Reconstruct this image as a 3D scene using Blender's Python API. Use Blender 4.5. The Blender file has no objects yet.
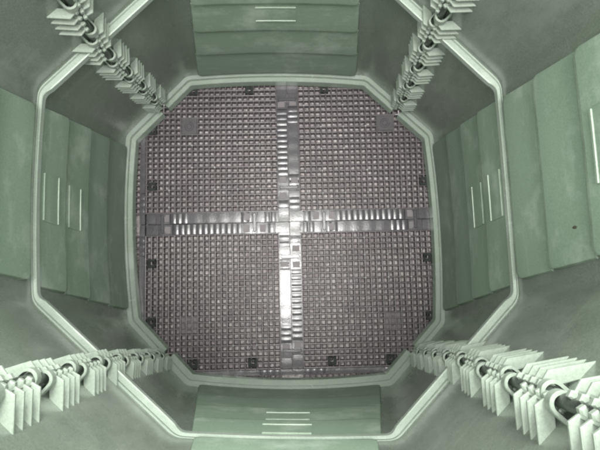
import bpy, bmesh, math, random
from mathutils import Vector, Matrix
random.seed(7)
PI = math.pi
S = bpy.context.scene
COL = S.collection

# ------------------------------------------------------------------ camera
cam = bpy.data.cameras.new('camera'); camo = bpy.data.objects.new('camera', cam); COL.objects.link(camo)
camo.location = (0.01583, -0.11931, 1.13774)
camo.rotation_euler = (0.108606, -0.015613, -0.023349)
cam.sensor_width = 36; cam.lens = 30.0; cam.clip_start = 0.01; cam.clip_end = 200
S.camera = camo
# ------------------------------------------------------------------ light
W = bpy.data.worlds.new('World'); S.world = W; W.use_nodes = True
bg = W.node_tree.nodes['Background']; bg.inputs[0].default_value = (0.86, 0.90, 0.84, 1); bg.inputs[1].default_value = 1.35
def area(name, loc, target, sx, sy, power, color):
    l = bpy.data.lights.new(name, 'AREA'); l.shape = 'RECTANGLE'; l.size = sx; l.size_y = sy; l.energy = power; l.color = color
    o = bpy.data.objects.new(name, l); COL.objects.link(o); o.location = loc
    o.rotation_euler = (Vector(target) - Vector(loc)).to_track_quat('-Z', 'Y').to_euler()
    return o
area('ceiling_strip_light', (0.0, -0.34, 2.7), (0.0, -0.339, 0), 0.30, 1.0, 50, (1.0, 0.965, 0.95))
area('upper_side_light', (0.35, 1.9, 2.5), (0.1, -0.25, 0.5), 1.0, 0.9, 125, (0.97, 1.0, 0.94))  # soft area light from the upper side, aimed at the lower wall
area('overhead_fill', (0.0, 0.1, 2.9), (0.0, 0.101, 0), 3.6, 3.6, 240, (0.98, 1.0, 0.94))  # added overhead fill that brightens the deep walls
S.view_settings.view_transform = 'Standard'; S.view_settings.look = 'None'
S.view_settings.exposure = 0.36; S.view_settings.gamma = 1.0
S.render.engine = 'CYCLES'
S.cycles.pixel_filter_type = 'BLACKMAN_HARRIS'; S.cycles.filter_width = 2.3
S.cycles.use_denoising = True; S.cycles.sample_clamp_indirect = 1.5; S.cycles.caustics_reflective = False; S.cycles.caustics_refractive = False; S.cycles.blur_glossy = 1.0

# ------------------------------------------------------------------ materials
def new_mat(name):
    m = bpy.data.materials.new(name); m.use_nodes = True
    nt = m.node_tree; return m, nt, nt.nodes['Principled BSDF']
def N(nt, t, **k):
    n = nt.nodes.new(t)
    for a, b in k.items():
        if a in n.inputs: n.inputs[a].default_value = b
        else: setattr(n, a, b)
    return n
def coords(nt): return nt.nodes.new('ShaderNodeTexCoord').outputs['Object']
def noise(nt, vec, scale, detail=4, rough=0.6, stretch=None):
    n = N(nt, 'ShaderNodeTexNoise', Scale=scale, Detail=detail, Roughness=rough)
    if stretch:
        mp = nt.nodes.new('ShaderNodeMapping'); mp.inputs['Scale'].default_value = stretch
        nt.links.new(vec, mp.inputs[0]); vec = mp.outputs[0]
    nt.links.new(vec, n.inputs['Vector']); return n.outputs[0]
def ramp(nt, fac, stops):
    r = nt.nodes.new('ShaderNodeValToRGB'); nt.links.new(fac, r.inputs[0])
    e = r.color_ramp.elements
    while len(e) < len(stops): e.new(0.5)
    for i, (p, c) in enumerate(stops):
        e[i].position = p; e[i].color = c if len(c) == 4 else (*c, 1)
    return r.outputs[0]
def mix(nt, fac, a, b):
    m = nt.nodes.new('ShaderNodeMix'); m.data_type = 'RGBA'
    for s, v in ((0, fac), (6, a), (7, b)):
        if isinstance(v, bpy.types.NodeSocket): nt.links.new(v, m.inputs[s])
        else: m.inputs[s].default_value = v if not isinstance(v, tuple) or len(v) == 4 else (*v, 1)
    return m.outputs[2]
def bump(nt, h, strength, dist, bs):
    b = N(nt, 'ShaderNodeBump', Strength=strength, Distance=dist); nt.links.new(h, b.inputs['Height'])
    nt.links.new(b.outputs[0], bs.inputs['Normal'])
g3 = lambda v: (v, v, v)

def plastic(name, base, pale, r0, r1, scuff_lo, scuff_hi, grain, stretch=None, spec=0.5, gscale=900):
    m, nt, b = new_mat(name); v = coords(nt)
    big = noise(nt, v, 5, 5, 0.62, stretch)
    sc = ramp(nt, noise(nt, v, 13, 7, 0.68, stretch), [(scuff_lo, g3(0)), (scuff_hi, g3(1))])
    dark = tuple(c * 0.86 for c in base)
    c0 = mix(nt, big, (*dark, 1), (*base, 1))
    mot = ramp(nt, noise(nt, v, 480, 3, 0.75), [(0.32, g3(0)), (0.68, g3(1))])
    c0 = mix(nt, mot, mix(nt, 0.17, c0, (0.02, 0.03, 0.02, 1)), mix(nt, 0.10, c0, (0.5, 0.55, 0.5, 1)))
    st = ramp(nt, noise(nt, v, 9, 8, 0.72, (1.0, 1.0, 5.0)), [(0.56, g3(0)), (0.74, g3(0.55))])
    c0 = mix(nt, st, c0, (*pale, 1))
    c1 = mix(nt, sc, c0, (*pale, 1))
    nt.links.new(c1, b.inputs['Base Color'])
    rr = ramp(nt, noise(nt, v, 22, 5, 0.6, stretch), [(0.3, g3(r0)), (0.7, g3(r1))])
    nt.links.new(rr, b.inputs['Roughness'])
    b.inputs['Specular IOR Level'].default_value = spec
    bump(nt, noise(nt, v, gscale, 2, 0.5), grain, 0.0006, b)
    return m
GREEN = (0.218, 0.300, 0.224); PALE = (0.37, 0.43, 0.37)
M = {}
M['panel'] = plastic('green_textured_plastic', GREEN, PALE, 0.46, 0.62, 0.52, 0.76, 0.3)
M['smooth'] = plastic('green_smooth_plastic', (0.142, 0.178, 0.140), (0.24, 0.275, 0.235), 0.17, 0.32, 0.48, 0.80, 0.07, (1, 1, 0.35), 0.6)
M['flange'] = plastic('green_flange_plastic', (0.315, 0.375, 0.318), (0.42, 0.47, 0.42), 0.16, 0.30, 0.5, 0.85, 0.2)
M['fin'] = plastic('green_fin_plastic', (0.270, 0.318, 0.268), (0.34, 0.385, 0.335), 0.32, 0.5, 0.5, 0.85, 0.25)
M['seam_shade'] = plastic('shaded_green_edge_plastic', (0.125, 0.170, 0.125), (0.225, 0.295, 0.228), 0.6, 0.8, 0.42, 0.66, 0.3)  # darker green stands in for the shadow line between louvre strips
M['rod'] = plastic('shaded_rod_plastic', (0.030, 0.042, 0.032), (0.07, 0.09, 0.07), 0.3, 0.45, 0.5, 0.85, 0.2)  # rod colour darkened to paint the shaded holes between knuckles
M['mark'] = plastic('pale_bar_plastic', (0.215, 0.285, 0.218), (0.32, 0.38, 0.31), 0.35, 0.5, 0.4, 0.8, 0.2)  # pale mottled plastic for the raised bars
M['grate'] = plastic('brown_grate_plastic', (0.080, 0.062, 0.073), (0.145, 0.118, 0.130), 0.18, 0.34, 0.52, 0.85, 0.3)
M['strip'] = plastic('glossy_grate_strip_plastic', (0.050, 0.041, 0.054), (0.11, 0.095, 0.108), 0.17, 0.30, 0.5, 0.85, 0.35, None, 0.6, 260)
M['pip'] = plastic('glossy_pip_plastic', (0.30, 0.285, 0.30), (0.45, 0.45, 0.45), 0.08, 0.14, 0.5, 0.85, 0.05, None, 0.8)  # pale base paints in the glints on the pips
M['pad'] = plastic('matt_grate_pad_plastic', (0.155, 0.132, 0.145), (0.22, 0.195, 0.205), 0.5, 0.65, 0.5, 0.85, 0.3)
M['solid'] = plastic('dark_grate_pad_plastic', (0.050, 0.040, 0.050), (0.09, 0.075, 0.085), 0.35, 0.5, 0.5, 0.85, 0.3)
M['black'] = plastic('black_clip_plastic', (0.003, 0.003, 0.004), (0.008, 0.008, 0.008), 0.6, 0.75, 0.6, 0.9, 0.2, None, 0.12)
# stony ground under the grate
m, nt, b = new_mat('stony_ground'); v = coords(nt)
vo = N(nt, 'ShaderNodeTexVoronoi', Scale=210.0); nt.links.new(v, vo.inputs['Vector'])
sp = ramp(nt, vo.outputs['Color'], [(0.15, (0.18, 0.162, 0.168)), (0.45, (0.40, 0.365, 0.365)), (0.85, (0.72, 0.675, 0.67))])
fn = ramp(nt, noise(nt, v, 130, 6, 0.8), [(0.38, (0.11, 0.098, 0.104)), (0.50, (0.40, 0.365, 0.365)), (0.64, (0.80, 0.75, 0.74))])
c = mix(nt, 0.45, sp, fn)
pt = ramp(nt, noise(nt, v, 7, 4, 0.6), [(0.42, g3(0)), (0.62, g3(1))])
c = mix(nt, pt, c, mix(nt, 0.45, c, (0.13, 0.108, 0.110, 1)))
nt.links.new(c, b.inputs['Base Color']); b.inputs['Roughness'].default_value = 0.85
bump(nt, noise(nt, v, 240, 5, 0.75), 1.0, 0.003, b); M['ground'] = m
m, nt, b = new_mat('dirt'); b.inputs['Base Color'].default_value = (0.050, 0.048, 0.028, 1); b.inputs['Roughness'].default_value = 0.9; M['dirt'] = m

# ------------------------------------------------------------------ object helpers
def link(name, bm, mats, parent=None, angle=32, smooth=True):
    me = bpy.data.meshes.new(name)
    bmesh.ops.recalc_face_normals(bm, faces=bm.faces)
    if smooth:
        for f in bm.faces: f.smooth = True
    bm.to_mesh(me); bm.free()
    for k in (mats if isinstance(mats, (list, tuple)) else [mats]): me.materials.append(M[k])
    if smooth: me.set_sharp_from_angle(angle=math.radians(angle))
    o = bpy.data.objects.new(name, me); COL.objects.link(o)
    if parent: o.parent = parent
    return o
def empty(name, loc=(0, 0, 0)):
    o = bpy.data.objects.new(name, None); COL.objects.link(o); o.location = loc; o.empty_display_size = 0.05; return o
def tag(o, label=None, cat=None, group=None, kind=None):
    if label: o['label'] = label
    if cat: o['category'] = cat
    if group: o['group'] = group
    if kind: o['kind'] = kind
    return o
def grid(bm, rows, mat=0, closed=False):
    vs = [[bm.verts.new(p) for p in r] for r in rows]
    for i in range(len(rows) - 1):
        n = len(rows[i])
        for j in range(n if closed else n - 1):
            k = (j + 1) % n
            try:
                f = bm.faces.new((vs[i][j], vs[i][k], vs[i + 1][k], vs[i + 1][j])); f.material_index = mat
            except ValueError: pass
    return vs
def prism(bm, poly, z0, z1, bev=0.0, mat=0, mtx=None):
    """poly = list of (x,y); bevelled top"""
    n = len(poly); cx = sum(p[0] for p in poly) / n; cy = sum(p[1] for p in poly) / n
    def ins(d):
        if d == 0: return poly
        out = []
        for i in range(n):
            a, p, c = Vector(poly[i - 1]), Vector(poly[i]), Vector(poly[(i + 1) % n])
            e1 = (p - a).normalized(); e2 = (c - p).normalized()
            n1 = Vector((-e1.y, e1.x)); n2 = Vector((-e2.y, e2.x)); bs = (n1 + n2)
            k = bs.dot(n1); q = bs / (k if abs(k) > 0.3 else 0.3)
            sgn = 1 if AREA > 0 else -1
            out.append((p.x + q.x * d * sgn, p.y + q.y * d * sgn))
        return out
    AREA = sum(poly[i - 1][0] * poly[i][1] - poly[i][0] * poly[i - 1][1] for i in range(n))
    rings = [[(x, y, z0) for x, y in poly]]
    if bev: rings += [[(x, y, z1 - bev) for x, y in poly], [(x, y, z1) for x, y in ins(bev)]]
    else: rings += [[(x, y, z1) for x, y in poly]]
    if mtx is not None: rings = [[mtx @ Vector(p) for p in r] for r in rings]
    vs = grid(bm, rings, mat, True)
    for r in (vs[0], vs[-1]):
        f = bm.faces.new(r); f.material_index = mat
def box(bm, x0, x1, y0, y1, z0, z1, bev=0.0, mat=0, mtx=None):
    prism(bm, [(x0, y0), (x1, y0), (x1, y1), (x0, y1)], z0, z1, bev, mat, mtx)

# ------------------------------------------------------------------ ground
bm = bmesh.new()
grid(bm, [[(-3 + 6 * i / 8, -3 + 6 * j / 8, -0.016) for i in range(9)] for j in range(9)])
g = link('ground', bm, 'ground'); tag(g, kind='structure')

# ------------------------------------------------------------------ floor grate
GC = Vector((0.0125, 0.0122, 0)); P = 0.0131
grate = empty('floor_grate', (GC.x, GC.y, -0.0155))
tag(grate, 'brown plastic grid floor of four joined tiles, lying inside the green bin', 'floor grate')
LIM = 0.625; END = 27 * P
def bar(bm, axis, c, a, b_, top, w=0.0037, depth=0.0135):
    prof = [(-w * 0.72, -depth), (-w * 0.5, top - 0.0014)] + [(w * 0.5 * -math.cos(q * PI / 6), top - 0.0013 + 0.0012 * math.sin(q * PI / 6)) for q in range(1, 6)] + [(w * 0.5, top - 0.0014), (w * 0.72, -depth)]
    rows = []
    for t in (a, b_):
        rows.append([((c + o, t, z) if axis == 'y' else (t, c + o, z)) for o, z in prof])
    vs = grid(bm, rows, 0, True)
    bm.faces.new(vs[0]); bm.faces.new(vs[1])
def ladder(bm, axis, off0, off1, a, b_, ztop=0.0006, mat=0, pitch=P):
    n = max(1, round((b_ - a) / pitch)); d = (b_ - a) / n
    for i in range(n):
        s = a + i * d + 0.0007; e = a + (i + 1) * d - 0.0007
        rows = []; tilt = random.uniform(-0.0004, 0.0004)
        for k in range(7):
            t = k / 6; q = s + (e - s) * t
            z = ztop - 0.0008 * (1 - math.sin(PI * t)) + tilt * (t - 0.5)
            row = []
            for j in range(5):
                u = j / 4; w = off0 + (off1 - off0) * u
                zz = z - 0.0006 * (2 * u - 1) ** 2
                row.append((q, w, zz) if axis == 'x' else (w, q, zz))
            rows.append(row)
        grid(bm, rows, mat)
    for w0, w1 in ((off0, off0 + 0.0012), (off1 - 0.0012, off1)):
        if axis == 'x': box(bm, a, b_, w0, w1, -0.012, ztop + 0.0001, 0.0003, mat)
        else: box(bm, w0, w1, a, b_, -0.012, ztop + 0.0001, 0.0003, mat)
    if axis == 'x': box(bm, a, b_, off0 + 0.0013, off1 - 0.0013, -0.012, ztop - 0.0035, 0, mat)
    else: box(bm, off0 + 0.0013, off1 - 0.0013, a, b_, -0.012, ztop - 0.0035, 0, mat)
def plate(bm, axis, off0, off1, a, b_, ztop=0.0007, mat=0, frame=True):
    """smooth plate, a few faces each way, slightly wavy like moulded plastic"""
    nx, ny = max(4, int((b_ - a) / 0.006)), 5
    rows = []
    ph = random.uniform(0, 6)
    for i in range(nx + 1):
        q = a + (b_ - a) * i / nx; row = []
        for j in range(ny):
            w = off0 + (off1 - off0) * j / (ny - 1)
            z = ztop + 0.00022 * math.sin(q * 210 + ph) - 0.0003 * (2 * j / (ny - 1) - 1) ** 2
            row.append((q, w, z) if axis == 'x' else (w, q, z))
        rows.append(row)
    grid(bm, rows, mat)
    if axis == 'x': box(bm, a, b_, off0 + 0.0002, off1 - 0.0002, -0.012, ztop - 0.0012, 0, mat)
    else: box(bm, off0 + 0.0002, off1 - 0.0002, a, b_, -0.012, ztop - 0.0012, 0, mat)
    if frame:
        for w in (off0 + 0.0011, off1 - 0.0011):
            if axis == 'x': box(bm, a, b_, w - 0.0006, w + 0.0006, ztop - 0.001, ztop + 0.0006, 0.0002, mat)
            else: box(bm, w - 0.0006, w + 0.0006, a, b_, ztop - 0.001, ztop + 0.0006, 0.0002, mat)

def make_tile():
    root = empty('grate_tile'); root.parent = grate
    bm = bmesh.new()
    for k in list(range(2, 26)) + [26, 27]:
        c = k * P; hi = min(END, LIM - c)
        if hi < 0.03: continue
        bar(bm, 'y', c, 0.0255, hi, 0.0)
        bar(bm, 'x', c, 0.0255, hi, -0.0005)
    # shallow cross plates between bars would be hidden; small moulding pips on the crossings
    for kx in (3, 6, 10, 14):
        for ky in (5, 9, 13, 17, 21):
            x, y = kx * P, ky * P
            if x + y > 0.42 or (kx, ky) in ((14, 13), (3, 17), (10, 9)): continue
            rows = []
            for i in range(4):
                a = i / 3 * PI / 2; rr = 0.0027 * math.cos(a) + 1e-5; zz = -0.0006 + 0.0020 * math.sin(a)
                rows.append([(x + rr * math.cos(t * PI / 4), y + rr * math.sin(t * PI / 4), zz) for t in range(8)])
            vs = grid(bm, rows, 1, True); f = bm.faces.new(vs[-1]); f.material_index = 1
    link('grid', bm, ['grate', 'pip'], root, 50)
    # strip along +x (mostly ladder)
    A, B = 0.0006, 0.0248
    bm = bmesh.new()
    plate(bm, 'x', A, B, 0.0006, 0.032); ladder(bm, 'x', A, B, 0.0335, 0.0495)
    plate(bm, 'x', A, B, 0.0500, 0.073, frame=False)
    plate(bm, 'x', A, B, 0.0735, 0.1075, frame=False)
    ladder(bm, 'x', A, B, 0.108, 0.2660); plate(bm, 'x', A, B, 0.2665, 0.298, frame=False); plate(bm, 'x', A, B, 0.2985, 0.3255)
    link('joint_strip', bm, 'strip', root)
    # strip along +y (long smooth plate)
    bm = bmesh.new()
    plate(bm, 'y', A, B, 0.0253, 0.030, frame=False); ladder(bm, 'y', A, B, 0.0305, 0.0567)
    plate(bm, 'y', A, B, 0.0572, 0.073, frame=False); plate(bm, 'y', A, B, 0.0735, 0.0835, frame=False)
    ladder(bm, 'y', A, B, 0.084, 0.1102); plate(bm, 'y', A, B, 0.1107, 0.232)
    ladder(bm, 'y', A, B, 0.2325, 0.2720); plate(bm, 'y', A, B, 0.2725, 0.3045, frame=False); plate(bm, 'y', A, B, 0.305, 0.3255)
    link('joint_strip', bm, 'strip', root)
    # matt square pads on the strips
    for x in (0.0610, 0.0980, 0.2770):
        bm = bmesh.new(); box(bm, x - 0.0068, x + 0.0068, 0.0052, 0.0215, 0.0, 0.0021, 0.0004); link('square_pad', bm, 'pad', root)
    for y in (0.0965, 0.2800):
        bm = bmesh.new(); box(bm, 0.0052, 0.0215, y - 0.006, y + 0.006, 0.0, 0.0021, 0.0004); link('square_pad', bm, 'pad', root)
    # outer border bands
    for ax in 'xy':
        bm = bmesh.new()
        o0, o1 = 25 * P + 0.0018, 26 * P - 0.0018 + 0.002
        ladder(bm, ax, o0, o1, 0.027, 0.072, 0.0005); plate(bm, ax, o0, o1, 0.0725, 0.205, 0.0005); ladder(bm, ax, o0, o1, 0.2055, 0.245, 0.0005)
        plate(bm, ax, o0, o1, 0.2455, 0.282, 0.0005)
        plate(bm, ax, o0, o1, 0.0006 if ax == 'x' else 0.0006, 0.0265, 0.0005)
        link('border_band', bm, 'strip', root)
    # dark solid pad
    bm = bmesh.new()
    c = 17.45 * P; h = 1.42 * P
    box(bm, c - h, c + h, c - h * 0.95, c + h * 0.95, -0.012, 0.0012, 0.0005)
    for r in (0.006, 0.0105):
        pts = [(c + r * math.cos(i * PI / 12), c + r * math.sin(i * PI / 12)) for i in range(24)]
        rows = [[(c + (r + dr) * math.cos(i * PI / 12), c + (r + dr) * math.sin(i * PI / 12), z) for i in range(24)] for dr, z in ((-0.0009, 0.001), (0, 0.0018), (0.0009, 0.001))]
        grid(bm, rows, 0, True)
    link('foot_pad', bm, 'solid', root)
    # black clips
    for (x, y, r) in ((0.0882, 0.3138, 0), (0.2190, 0.3135, 0), (0.3135, 0.2190, 1), (0.3138, 0.0882, 1)):
        bm = bmesh.new()
        mt = Matrix.Translation((x, y, 0)) @ Matrix.Rotation(-PI / 2 * r, 4, 'Z')
        for sx in (-1, 1):
            prism(bm, [(sx * 0.0035, -0.0095), (sx * 0.0098, -0.0095), (sx * 0.0098, 0.008), (sx * 0.0070, 0.008), (sx * 0.0070, 0.0105), (sx * 0.0035, 0.0105)][::sx], -0.010, 0.0024, 0.0006, 0, mt)
        box(bm, -0.0036, 0.0036, 0.001, 0.0085, -0.010, 0.0019, 0.0005, 0, mt)
        box(bm, -0.0036, 0.0036, -0.0095, -0.0055, -0.010, 0.0008, 0.0005, 0, mt)
        link('clip', bm, 'black', root)
    return root
def copy_tree(o, parent):
    c = o.copy(); COL.objects.link(c); c.parent = parent
    for ch in list(o.children): copy_tree(ch, c)
    return c
tile = make_tile()
tile.location = (0, 0, 0.0155)
tiles = [tile]
for k in (1, 2, 3):
    t = copy_tree(tile, grate); t.rotation_euler = (0, 0, k * PI / 2); tiles.append(t)
# the two tiles nearest the lower wall have foot pads the colour of the grid
for t in tiles[2:]:
    for ch in t.children:
        if ch.name.startswith('foot_pad'): ch.data = ch.data.copy(); ch.data.materials[0] = M['grate']; ch.location.z = -0.0035
# connectors joining the tiles
def make_connector():
    bm = bmesh.new()
    w, l = 0.0038, 0.0215
    pts = []
    for s, e in ((1, 1), (-1, -1)):
        for i in range(7):
            a = -PI / 2 + PI * i / 6
            if s == 1: pts.append((l - w + w * math.cos(a), w * math.sin(a)))
            else: pts.append((-(l - w) - w * math.cos(a), -w * math.sin(a)))
    prism(bm, pts, 0.0, 0.0044, 0.0011)
    box(bm, l - 0.0035, l + 0.0015, -0.0060, -0.0042, 0, 0.0022, 0.0004); box(bm, l - 0.0035, l + 0.0015, 0.0042, 0.0060, 0, 0.0022, 0.0004)
    box(bm, -l - 0.0015, -l + 0.0035, -0.0060, -0.0042, 0, 0.0022, 0.0004); box(bm, -l - 0.0015, -l + 0.0035, 0.0042, 0.0060, 0, 0.0022, 0.0004)
    return link('connector', bm, 'strip', grate)
c0 = make_connector(); first = True
for k in range(4):
    for d in (0.0795, 0.2885):
        o = c0 if first else c0.copy()
        if not first: COL.objects.link(o); o.parent = grate
        first = False
        a = k * PI / 2
        o.location = (d * math.cos(a), d * math.sin(a), 0.0155 + 0.0004); o.rotation_euler = (0, 0, a + PI / 2)

# ------------------------------------------------------------------ bin
EDGES = ([0.030, 0.300, 0.545, 0.775, 0.985], [0.038, 0.235, 0.430, 0.630, 0.830, 0.98])
bin_ = empty('compost_bin', (0, 0, 0))
tag(bin_, 'open green plastic compost bin with louvred walls and finned corner hinges, seen from inside', 'compost bin')
Z0, Z1, Z2 = 0.035, 0.472, 0.945
R0 = [(-0.2143, 0.3485), (-0.3509, 0.2104), (-0.3408, -0.2023), (-0.2136, -0.3401), (0.2255, -0.3518), (0.3472, -0.2214), (0.343, 0.202), (0.1979, 0.3416)]
R1 = [(-0.1444, 0.3221), (-0.3249, 0.1466), (-0.3233, -0.1406), (-0.1379, -0.3155), (0.1459, -0.3271), (0.3148, -0.1533), (0.3108, 0.1457), (0.1446, 0.3184)]
R2 = [(-0.080, 0.295), (-0.296, 0.085), (-0.297, -0.076), (-0.070, -0.290), (0.070, -0.300), (0.287, -0.095), (0.284, 0.085), (0.090, 0.293)]
H0 = [(-0.2798, 0.2859), (-0.265, -0.2803), (0.2828, -0.2838), (0.2706, 0.2667)]
H1 = [(-0.2544, 0.2172), (-0.2296, -0.2234), (0.2429, -0.2382), (0.2287, 0.2318)]
def onseg(a, b, p):
    a, b, p = Vector(a), Vector(b), Vector(p); d = b - a
    t = max(0.3, min(0.7, (p - a).dot(d) / d.dot(d))); return a + d * t, t
def ring(R, H=None):
    """per side: (hinge start, corner, corner, hinge end), counter-clockwise sides: left, bottom, right, top"""
    R = [Vector(p) for p in R]
    ch = [(R[0], R[1]), (R[2], R[3]), (R[4], R[5]), (R[6], R[7])]
    h = [onseg(ch[i][0], ch[i][1], H[i])[0] if H else (ch[i][0] + ch[i][1]) / 2 for i in range(4)]
    return [(h[0], R[1], R[2], h[1]), (h[1], R[3], R[4], h[2]), (h[2], R[5], R[6], h[3]), (h[3], R[7], R[0], h[0])], h
SD0, HG0 = ring(R0, H0); SD1, HG1 = ring(R1, H1); SD2, HG2 = ring(R2)
BULGE = {0: (0.010, 0.004, 0.004), 1: (0.012, 0.003, 0.003), 2: (0.008, 0.001, 0.002), 3: (0.009, 0.003, 0.003)}
NF = 36   # face divisions
FR = 0.012
def poly_section(sd, bulge):
    """list of (point2d, kind) from hinge to hinge; kind 0 chamfer 1 fillet 2 face ; plus face parameter"""
    h0, a, b, h1 = sd; out = []
    def fillet(p, c, n, r):
        d1 = (p - c).normalized(); d2 = (n - c).normalized()
        s = c + d1 * r; e = c + d2 * r
        return [s * (1 - t) ** 2 + c * 2 * t * (1 - t) + e * t * t for t in [i / 7 for i in range(8)]]
    f1 = fillet(h0, a, b, FR); f2 = fillet(a, b, h1, FR)
    for i in range(6): out.append((h0 + (f1[0] - h0) * i / 6, 0, -1))
    for p in f1[:-1]: out.append((p, 1, -1))
    fa, fb = f1[-1], f2[0]; d = (fb - fa); nrm = Vector((-d.y, d.x)).normalized()   # inward for ccw order
    for i in range(NF + 1):
        t = i / NF; out.append((fa + d * t - nrm * bulge * (4 * t * (1 - t)), 2, t))
    for p in f2[1:]: out.append((p, 1, 2))
    for i in range(1, 7): out.append((f2[-1] + (h1 - f2[-1]) * i / 6, 0, 2))
    return out
def normals(sec):
    n = []
    for i in range(len(sec)):
        a = sec[max(0, i - 1)][0]; b = sec[min(len(sec) - 1, i + 1)][0]; d = b - a
        n.append(Vector((-d.y, d.x)).normalized())
    return n
SEC = {}
for s in range(4):
    for r, SD in enumerate((SD0, SD1, SD2)):
        sc = poly_section(SD[s], BULGE[s][r]); SEC[s, r] = (sc, normals(sc))
def wall_point(s, tier, i, v, off=0.0):
    (a, na), (b, nb) = SEC[s, tier], SEC[s, tier + 1]
    zl, zh = (Z0, Z1) if tier == 0 else (Z1, Z2)
    p = a[i][0].lerp(b[i][0], v); n = na[i].lerp(nb[i], v).normalized()
    p = p + n * off
    return Vector((p.x, p.y, zl + (zh - zl) * v))
def face_point(s, tier, u, v, off):
    """u in 0..1 along the flat face"""
    i0 = next(i for i, q in enumerate(SEC[s, 0][0]) if q[1] == 2)
    x = max(0, min(NF - 1e-6, u * NF)); k = int(x); f = x - k
    return wall_point(s, tier, i0 + k, v, off).lerp(wall_point(s, tier, i0 + k + 1, v, off), f)
def make_panel(s, tier):
    bm = bmesh.new()
    sc = SEC[s, 0][0]; n = len(sc); T = 0.0035
    vlo, vhi = (0.0, 1.0)
    vv = [vlo + (vhi - vlo) * k / 12 for k in range(13)]
    inner = [[wall_point(s, tier, i, v, 0) for i in range(n)] for v in vv]
    outer = [[wall_point(s, tier, i, v, -T) for i in range(n)] for v in vv]
    vi = grid(bm, inner); vo = grid(bm, outer)
    for k in range(12):
        for e in (0, n - 1): bm.faces.new((vi[k][e], vi[k + 1][e], vo[k + 1][e], vo[k][e]))
    for k in (0, 12):
        for i in range(n - 1): bm.faces.new((vi[k][i], vi[k][i + 1], vo[k][i + 1], vo[k][i]))
    for f in bm.faces: f.material_index = 1
    # four overlapping louvre strips, thickest at their lower edge
    face_len = (SEC[s, 0][0][15][0] - SEC[s, 0][0][13][0]).length * NF / 2
    NU = 60; L0 = (SD0 if tier == 0 else SD1)[s]; ln = (L0[1] - L0[2]).length; INS = 0.013 / ln
    for q in range(len(EDGES[tier]) - 1):
        v0 = EDGES[tier][q]; v1 = EDGES[tier][q + 1] - 0.0050
        rad = 0.016; ins = 0.0 ; hgt = (Z1 - Z0)
        us = []
        for j in range(NU + 1):
            t = j / NU
            us.append(0.5 - 0.5 * math.cos(PI * t) if True else t)
        rows = [[] for _ in range(9)]
        D = 0.0080
        for u in us:
            e = min(u, 1 - u) * ln                    # metres from the end
            lift = 0.0
            if e < rad: lift = (rad - math.sqrt(max(0, rad * rad - (rad - e) ** 2)))
            vb = v0 + lift / hgt
            er = max(0.0, 1 - e / 0.0025); ed = 1 - er ** 2         # round the strip end
            def dep(v): return 0.0022 + 0.0048 * (1 - (v - v0) / (v1 - v0))
            rws = [(vb + 0.0015 / hgt, -0.001), (vb, dep(vb) * 0.55), (vb + 0.0003 / hgt, dep(vb) * 0.85), (vb + 0.0012 / hgt, dep(vb)), (vb + 0.0045 / hgt, dep(vb))]
            for k in (1, 2, 3): 
                v = vb + 0.0014 / hgt + (v1 - vb - 0.0014 / hgt) * k / 3; rws.append((v, dep(v) if k < 3 else 0.0022))
            rws.append((v1, -0.001))
            for r_, (v, o) in zip(rows, rws):
                r_.append(face_point(s, tier, INS + u * (1 - 2 * INS), v, o * ed if o > 0 else o))
        nf = len(bm.faces); grid(bm, rows, 0); bm.faces.ensure_lookup_table()
        for r_ in (1, 2, 3):                       # shadow line painted along the lower edge of the strip
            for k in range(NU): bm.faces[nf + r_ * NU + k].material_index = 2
    return link('wall_panel', bm, ['panel', 'smooth', 'seam_shade'], bin_, 38)
def ring_sweep(bm, s, r, z, profile, cut=0.0, mat=0, kc=1.0, kf=1.0):
    """sweep a closed profile [(offset inward, dz)] along one side at ring r"""
    sc, nm = SEC[s, r]; pts = [q[0] for q in sc]
    if cut:
        d = (pts[1] - pts[0]).normalized(); pts[0] = pts[0] + d * cut
        d = (pts[-2] - pts[-1]).normalized(); pts[-1] = pts[-1] + d * cut
    # resample joints for straight chamfers
    rows = []
    kinds = [q[1] for q in sc]; fi = [i for i, q in enumerate(kinds) if q == 2]; a0, a1 = fi[0], fi[-1]
    for i, (p, n) in enumerate(zip(pts, nm)):
        dd = max(0, a0 + 1 - i, i - a1 + 1) / 9.0; dd = min(1, dd); dd = dd * dd * (3 - 2 * dd)
        k = kf + (kc - kf) * dd
        rows.append([(p.x + n.x * o * (k if o > 0 else 1), p.y + n.y * o * (k if o > 0 else 1), z + dz) for o, dz in profile])
    vs = grid(bm, rows, mat, True)
    bm.faces.new(vs[0]); bm.faces.new(vs[-1])
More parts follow.
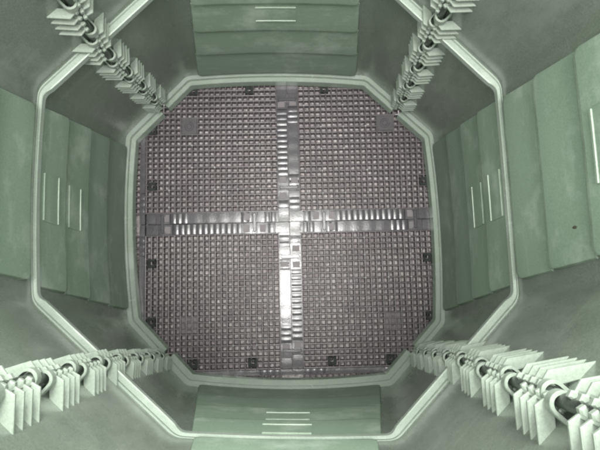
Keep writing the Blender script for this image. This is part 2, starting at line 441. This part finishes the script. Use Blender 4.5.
def make_marks(s, tier, q, parent, half=0.034):
    L0 = (SD0 if tier == 0 else SD1)[s]; L1 = (SD1 if tier == 0 else SD2)[s]
    v0 = EDGES[tier][q]; v1 = EDGES[tier][q + 1] - 0.0065; vc = v0 + (0.137 if q == 2 else 0.117) * (1 if tier == 0 else 0) + (0 if tier == 0 else 0.085)
    ln = (L0[1] - L0[2]).length * (1 - vc) + (L1[1] - L1[2]).length * vc - 2 * FR
    du = half / ln; dv = (0.050 if tier == 0 else 0.042)
    vA, vB = vc - dv, vc + dv
    D = 0.0080
    dep = lambda v: 0.0022 + 0.0048 * (1 - (v - v0) / (v1 - v0))
    def patch(bm, u0, u1, va, vb, h, mat):
        rows = []
        nb = 10
        prof = [(va, -0.001), (va, h * 0.5), (va + (vb - va) * 0.12, h), (vb - (vb - va) * 0.12, h), (vb, h * 0.5), (vb, -0.001)]
        for v, o in prof: rows.append([face_point(s, tier, u0 + (u1 - u0) * k / nb, v, dep(v) + o) for k in range(nb + 1)])
        vs = grid(bm, rows, mat)
        for e in (0, nb): bm.faces.new([r[e] for r in vs])
    bm = bmesh.new()
    patch(bm, 0.5 - du * 1.03, 0.5 + du * 1.03, vA + 0.001, vB - 0.001, 0.0009, 0)
    link('name_plate', bm, 'panel', parent)
    bm = bmesh.new(); bv = 0.0015 / (Z1 - Z0)
    patch(bm, 0.5 - du, 0.5 + du, vA - bv, vA + bv, 0.0020, 0)
    link('raised_bar', bm, 'mark', parent)
    bm = bmesh.new()
    patch(bm, 0.5 - du, 0.5 + du, vB - bv, vB + bv, 0.0020, 0)
    link('raised_bar', bm, 'mark', parent)
names = ['left', 'lower', 'right', 'upper']
for tier in (0, 1):
    for s in range(4):
        pn = make_panel(s, tier)
        if tier == 0:
            bm = bmesh.new()
            e = 0.0012
            fw = (0.0190, 0.0225, 0.0170, 0.0180)[s]; ft = fw * 0.5
            prof = [(-0.004, e * 2), (ft - e, e * 2), (ft, e), (ft - 0.0007, -0.0105), (fw - e, -0.0090), (fw, -0.0105), (fw + 0.0005, -0.0330), (-0.004, -0.0330)]
            ring_sweep(bm, s, 0, Z0, prof, 0.009)
            link('bottom_flange', bm, 'flange', pn, 18)
        else:
            bm = bmesh.new(); e = 0.001
            prof = [(-0.004, 0.0045), (0.0015, 0.004), (0.0022, 0.001), (0.0026, 0.001), (0.0030, 0.0035), (0.0086 - e, 0.0030), (0.0086, 0.002), (0.0080, -0.0075), (-0.004, -0.0080)]
            ring_sweep(bm, s, 1, Z1, prof, 0.0010, 0, 1.45, 0.70)
            link('joint_flange', bm, 'flange', pn, 18)
            bm = bmesh.new()
            prof = [(-0.012, 0.002), (-0.010, 0.006), (0.002, 0.006), (0.004, 0.002), (0.004, -0.016), (-0.012, -0.016)]
            ring_sweep(bm, s, 2, Z2, prof, 0.001)
            link('rim', bm, 'flange', pn)
        for q in (2, 3): make_marks(s, tier, q, pn)

# hinge columns
def fin_plan(sgn, ang):
    """parallelogram leaning from the knuckle to a pointed tip on the chamfer"""
    h = 0.0185; w = 0.0170; x0 = 0.0038; lean = h / math.tan(ang)
    Pp = (x0, h * 0.90); Q = (x0 + 0.0100, h); W1 = (Q[0] + lean + 0.003, -0.003); Wi = (W1[0] - w, -0.003)
    return [(sgn * x, y) for x, y in (Pp, (x0 + 0.001, 0.010), Wi, W1, Q)]
def bracket_mesh(sgn, ang=PI / 4):
    """four pointed fins on one side plus the arched knuckle they grow from; x along the chamfer, y inward, z along the hinge"""
    bm = bmesh.new(); gap = 0.0150
    for k in range(4):
        z = (k - 1.5) * gap - 0.004
        t = 0.0026
        prism(bm, fin_plan(sgn, ang), z - t / 2, z + t / 2, 0.0007)
        # rounded knuckle tooth at the root of each fin
        prism(bm, [(sgn * 0.0005, 0.006), (sgn * 0.0065, 0.006), (sgn * 0.0065, 0.0165), (sgn * 0.0045, 0.0190), (sgn * 0.0005, 0.0180)], z - 0.0026, z + 0.0026, 0.0012)
    # web joining the fins
    box(bm, *sorted((sgn * 0.0060, sgn * 0.0078)), 0.0, 0.0155, -2.0 * gap, 1.2 * gap, 0.0004)
    # open arch over the rod at the upper end
    cx = sgn * 0.0025
    for z, hw in ((1.85 * gap, 0.0050),):
        r0, r1 = 0.0060, 0.0086; rows = []
        for i in range(15):
            a = PI * i / 14
            ca, sa = math.cos(a), math.sin(a); sec = []
            for rr, zz in ((r0, z - hw), (r1 - 0.0006, z - hw), (r1, z - hw + 0.0006), (r1, z + hw - 0.0006), (r1 - 0.0006, z + hw), (r0, z + hw)):
                sec.append((cx + rr * ca, 0.0105 + rr * sa, zz))
            rows.append(sec)
        rows = [[(p[0], -0.003, p[2]) for p in rows[0]]] + rows + [[(p[0], -0.003, p[2]) for p in rows[-1]]]
        vs = grid(bm, rows, 0, True); bm.faces.new(vs[0]); bm.faces.new(vs[-1])
    me = bpy.data.meshes.new('bracket'); bmesh.ops.recalc_face_normals(bm, faces=bm.faces)
    for f in bm.faces: f.smooth = True
    bm.to_mesh(me); bm.free(); me.materials.append(M['fin']); me.set_sharp_from_angle(angle=math.radians(30))
    return me
ME = {1: bracket_mesh(1), -1: bracket_mesh(-1)}; STEEP = {1: bracket_mesh(1, math.radians(62)), -1: bracket_mesh(-1, math.radians(62))}; FLAT = {1: bracket_mesh(1, math.radians(35)), -1: bracket_mesh(-1, math.radians(35))}
def make_hinge(i):
    root = empty('hinge'); root.parent = bin_
    for tier in (0, 1):
        ha, hb = ((HG0[i], HG1[i]) if tier == 0 else (HG1[i], HG2[i])); za, zb = ((Z0, Z1) if tier == 0 else (Z1, Z2))
        A = Vector((ha.x, ha.y, za)); B = Vector((hb.x, hb.y, zb)); ax = (B - A).normalized()
        # chamfer direction at mid height, from the next corner to the previous one
        Rr = (R0, R1, R2)
        c0 = Vector(Rr[tier][(2 * i) % 8]); c1 = Vector(Rr[tier][(2 * i + 1) % 8])
        t = Vector((c1.x - c0.x, c1.y - c0.y, 0)).normalized()
        n = ax.cross(t).normalized()
        if n.dot(-A) < 0: n = -n
        t = n.cross(ax).normalized()
        mt = Matrix((( t.x, n.x, ax.x, 0), (t.y, n.y, ax.y, 0), (t.z, n.z, ax.z, 0), (0, 0, 0, 1)))
        L = (B - A).length
        pitch = 0.0985
        s0 = 0.045 if tier == 0 else -0.004
        k = 0
        while True:
            d = s0 + k * pitch
            if d > L - (0.012 if tier == 0 else 0.02): break
            for sg, dz in ((1, 0.0), (-1, 0.024)):
                dd = d + dz
                if dd > L - 0.012 and tier == 0: continue
                o = bpy.data.objects.new('bracket', (FLAT if i == 2 and t.x * sg > 0 else STEEP if i == 1 and t.x * sg < 0 else ME)[sg]); COL.objects.link(o); o.parent = root
                # keep handedness: t must flip rather than mirror meshes
                o.matrix_world = Matrix.Translation(A + ax * dd) @ mt
            k += 1
        # rod
        bm = bmesh.new(); rows = []
        for q in range(2):
            zz = 0.010 if q == 0 else L
            rows.append([(A + ax * zz + t * (0.0052 * math.cos(a * PI / 8)) + n * (0.0105 + 0.0052 * math.sin(a * PI / 8))) for a in range(16)])
        vs = grid(bm, rows, 0, True); bm.faces.new(vs[0]); bm.faces.new(vs[1])
        link('rod', bm, 'rod', root)
for i in range(4): make_hinge(i)

# ------------------------------------------------------------------ dirt specks
def speck(name, loc, r, label, seed, cat='dirt speck', squash=0.45):
    rnd = random.Random(seed); bm = bmesh.new()
    bmesh.ops.create_icosphere(bm, subdivisions=2, radius=r)
    for v in bm.verts:
        v.co *= rnd.uniform(0.75, 1.2); v.co.x *= squash
        v.co.z *= 1.5; v.co.y *= 0.6
    o = link(name, bm, 'dirt'); o.location = loc; tag(o, label, cat); return o
def at_face(s, tier, u, v, off): return face_point(s, tier, u, v, off)
p = face_point(2, 1, 0.20, 0.36, 0.0030); speck('dirt_speck', p, 0.0034, 'small dark dirt speck stuck on the pale right wall of the bin', 3)
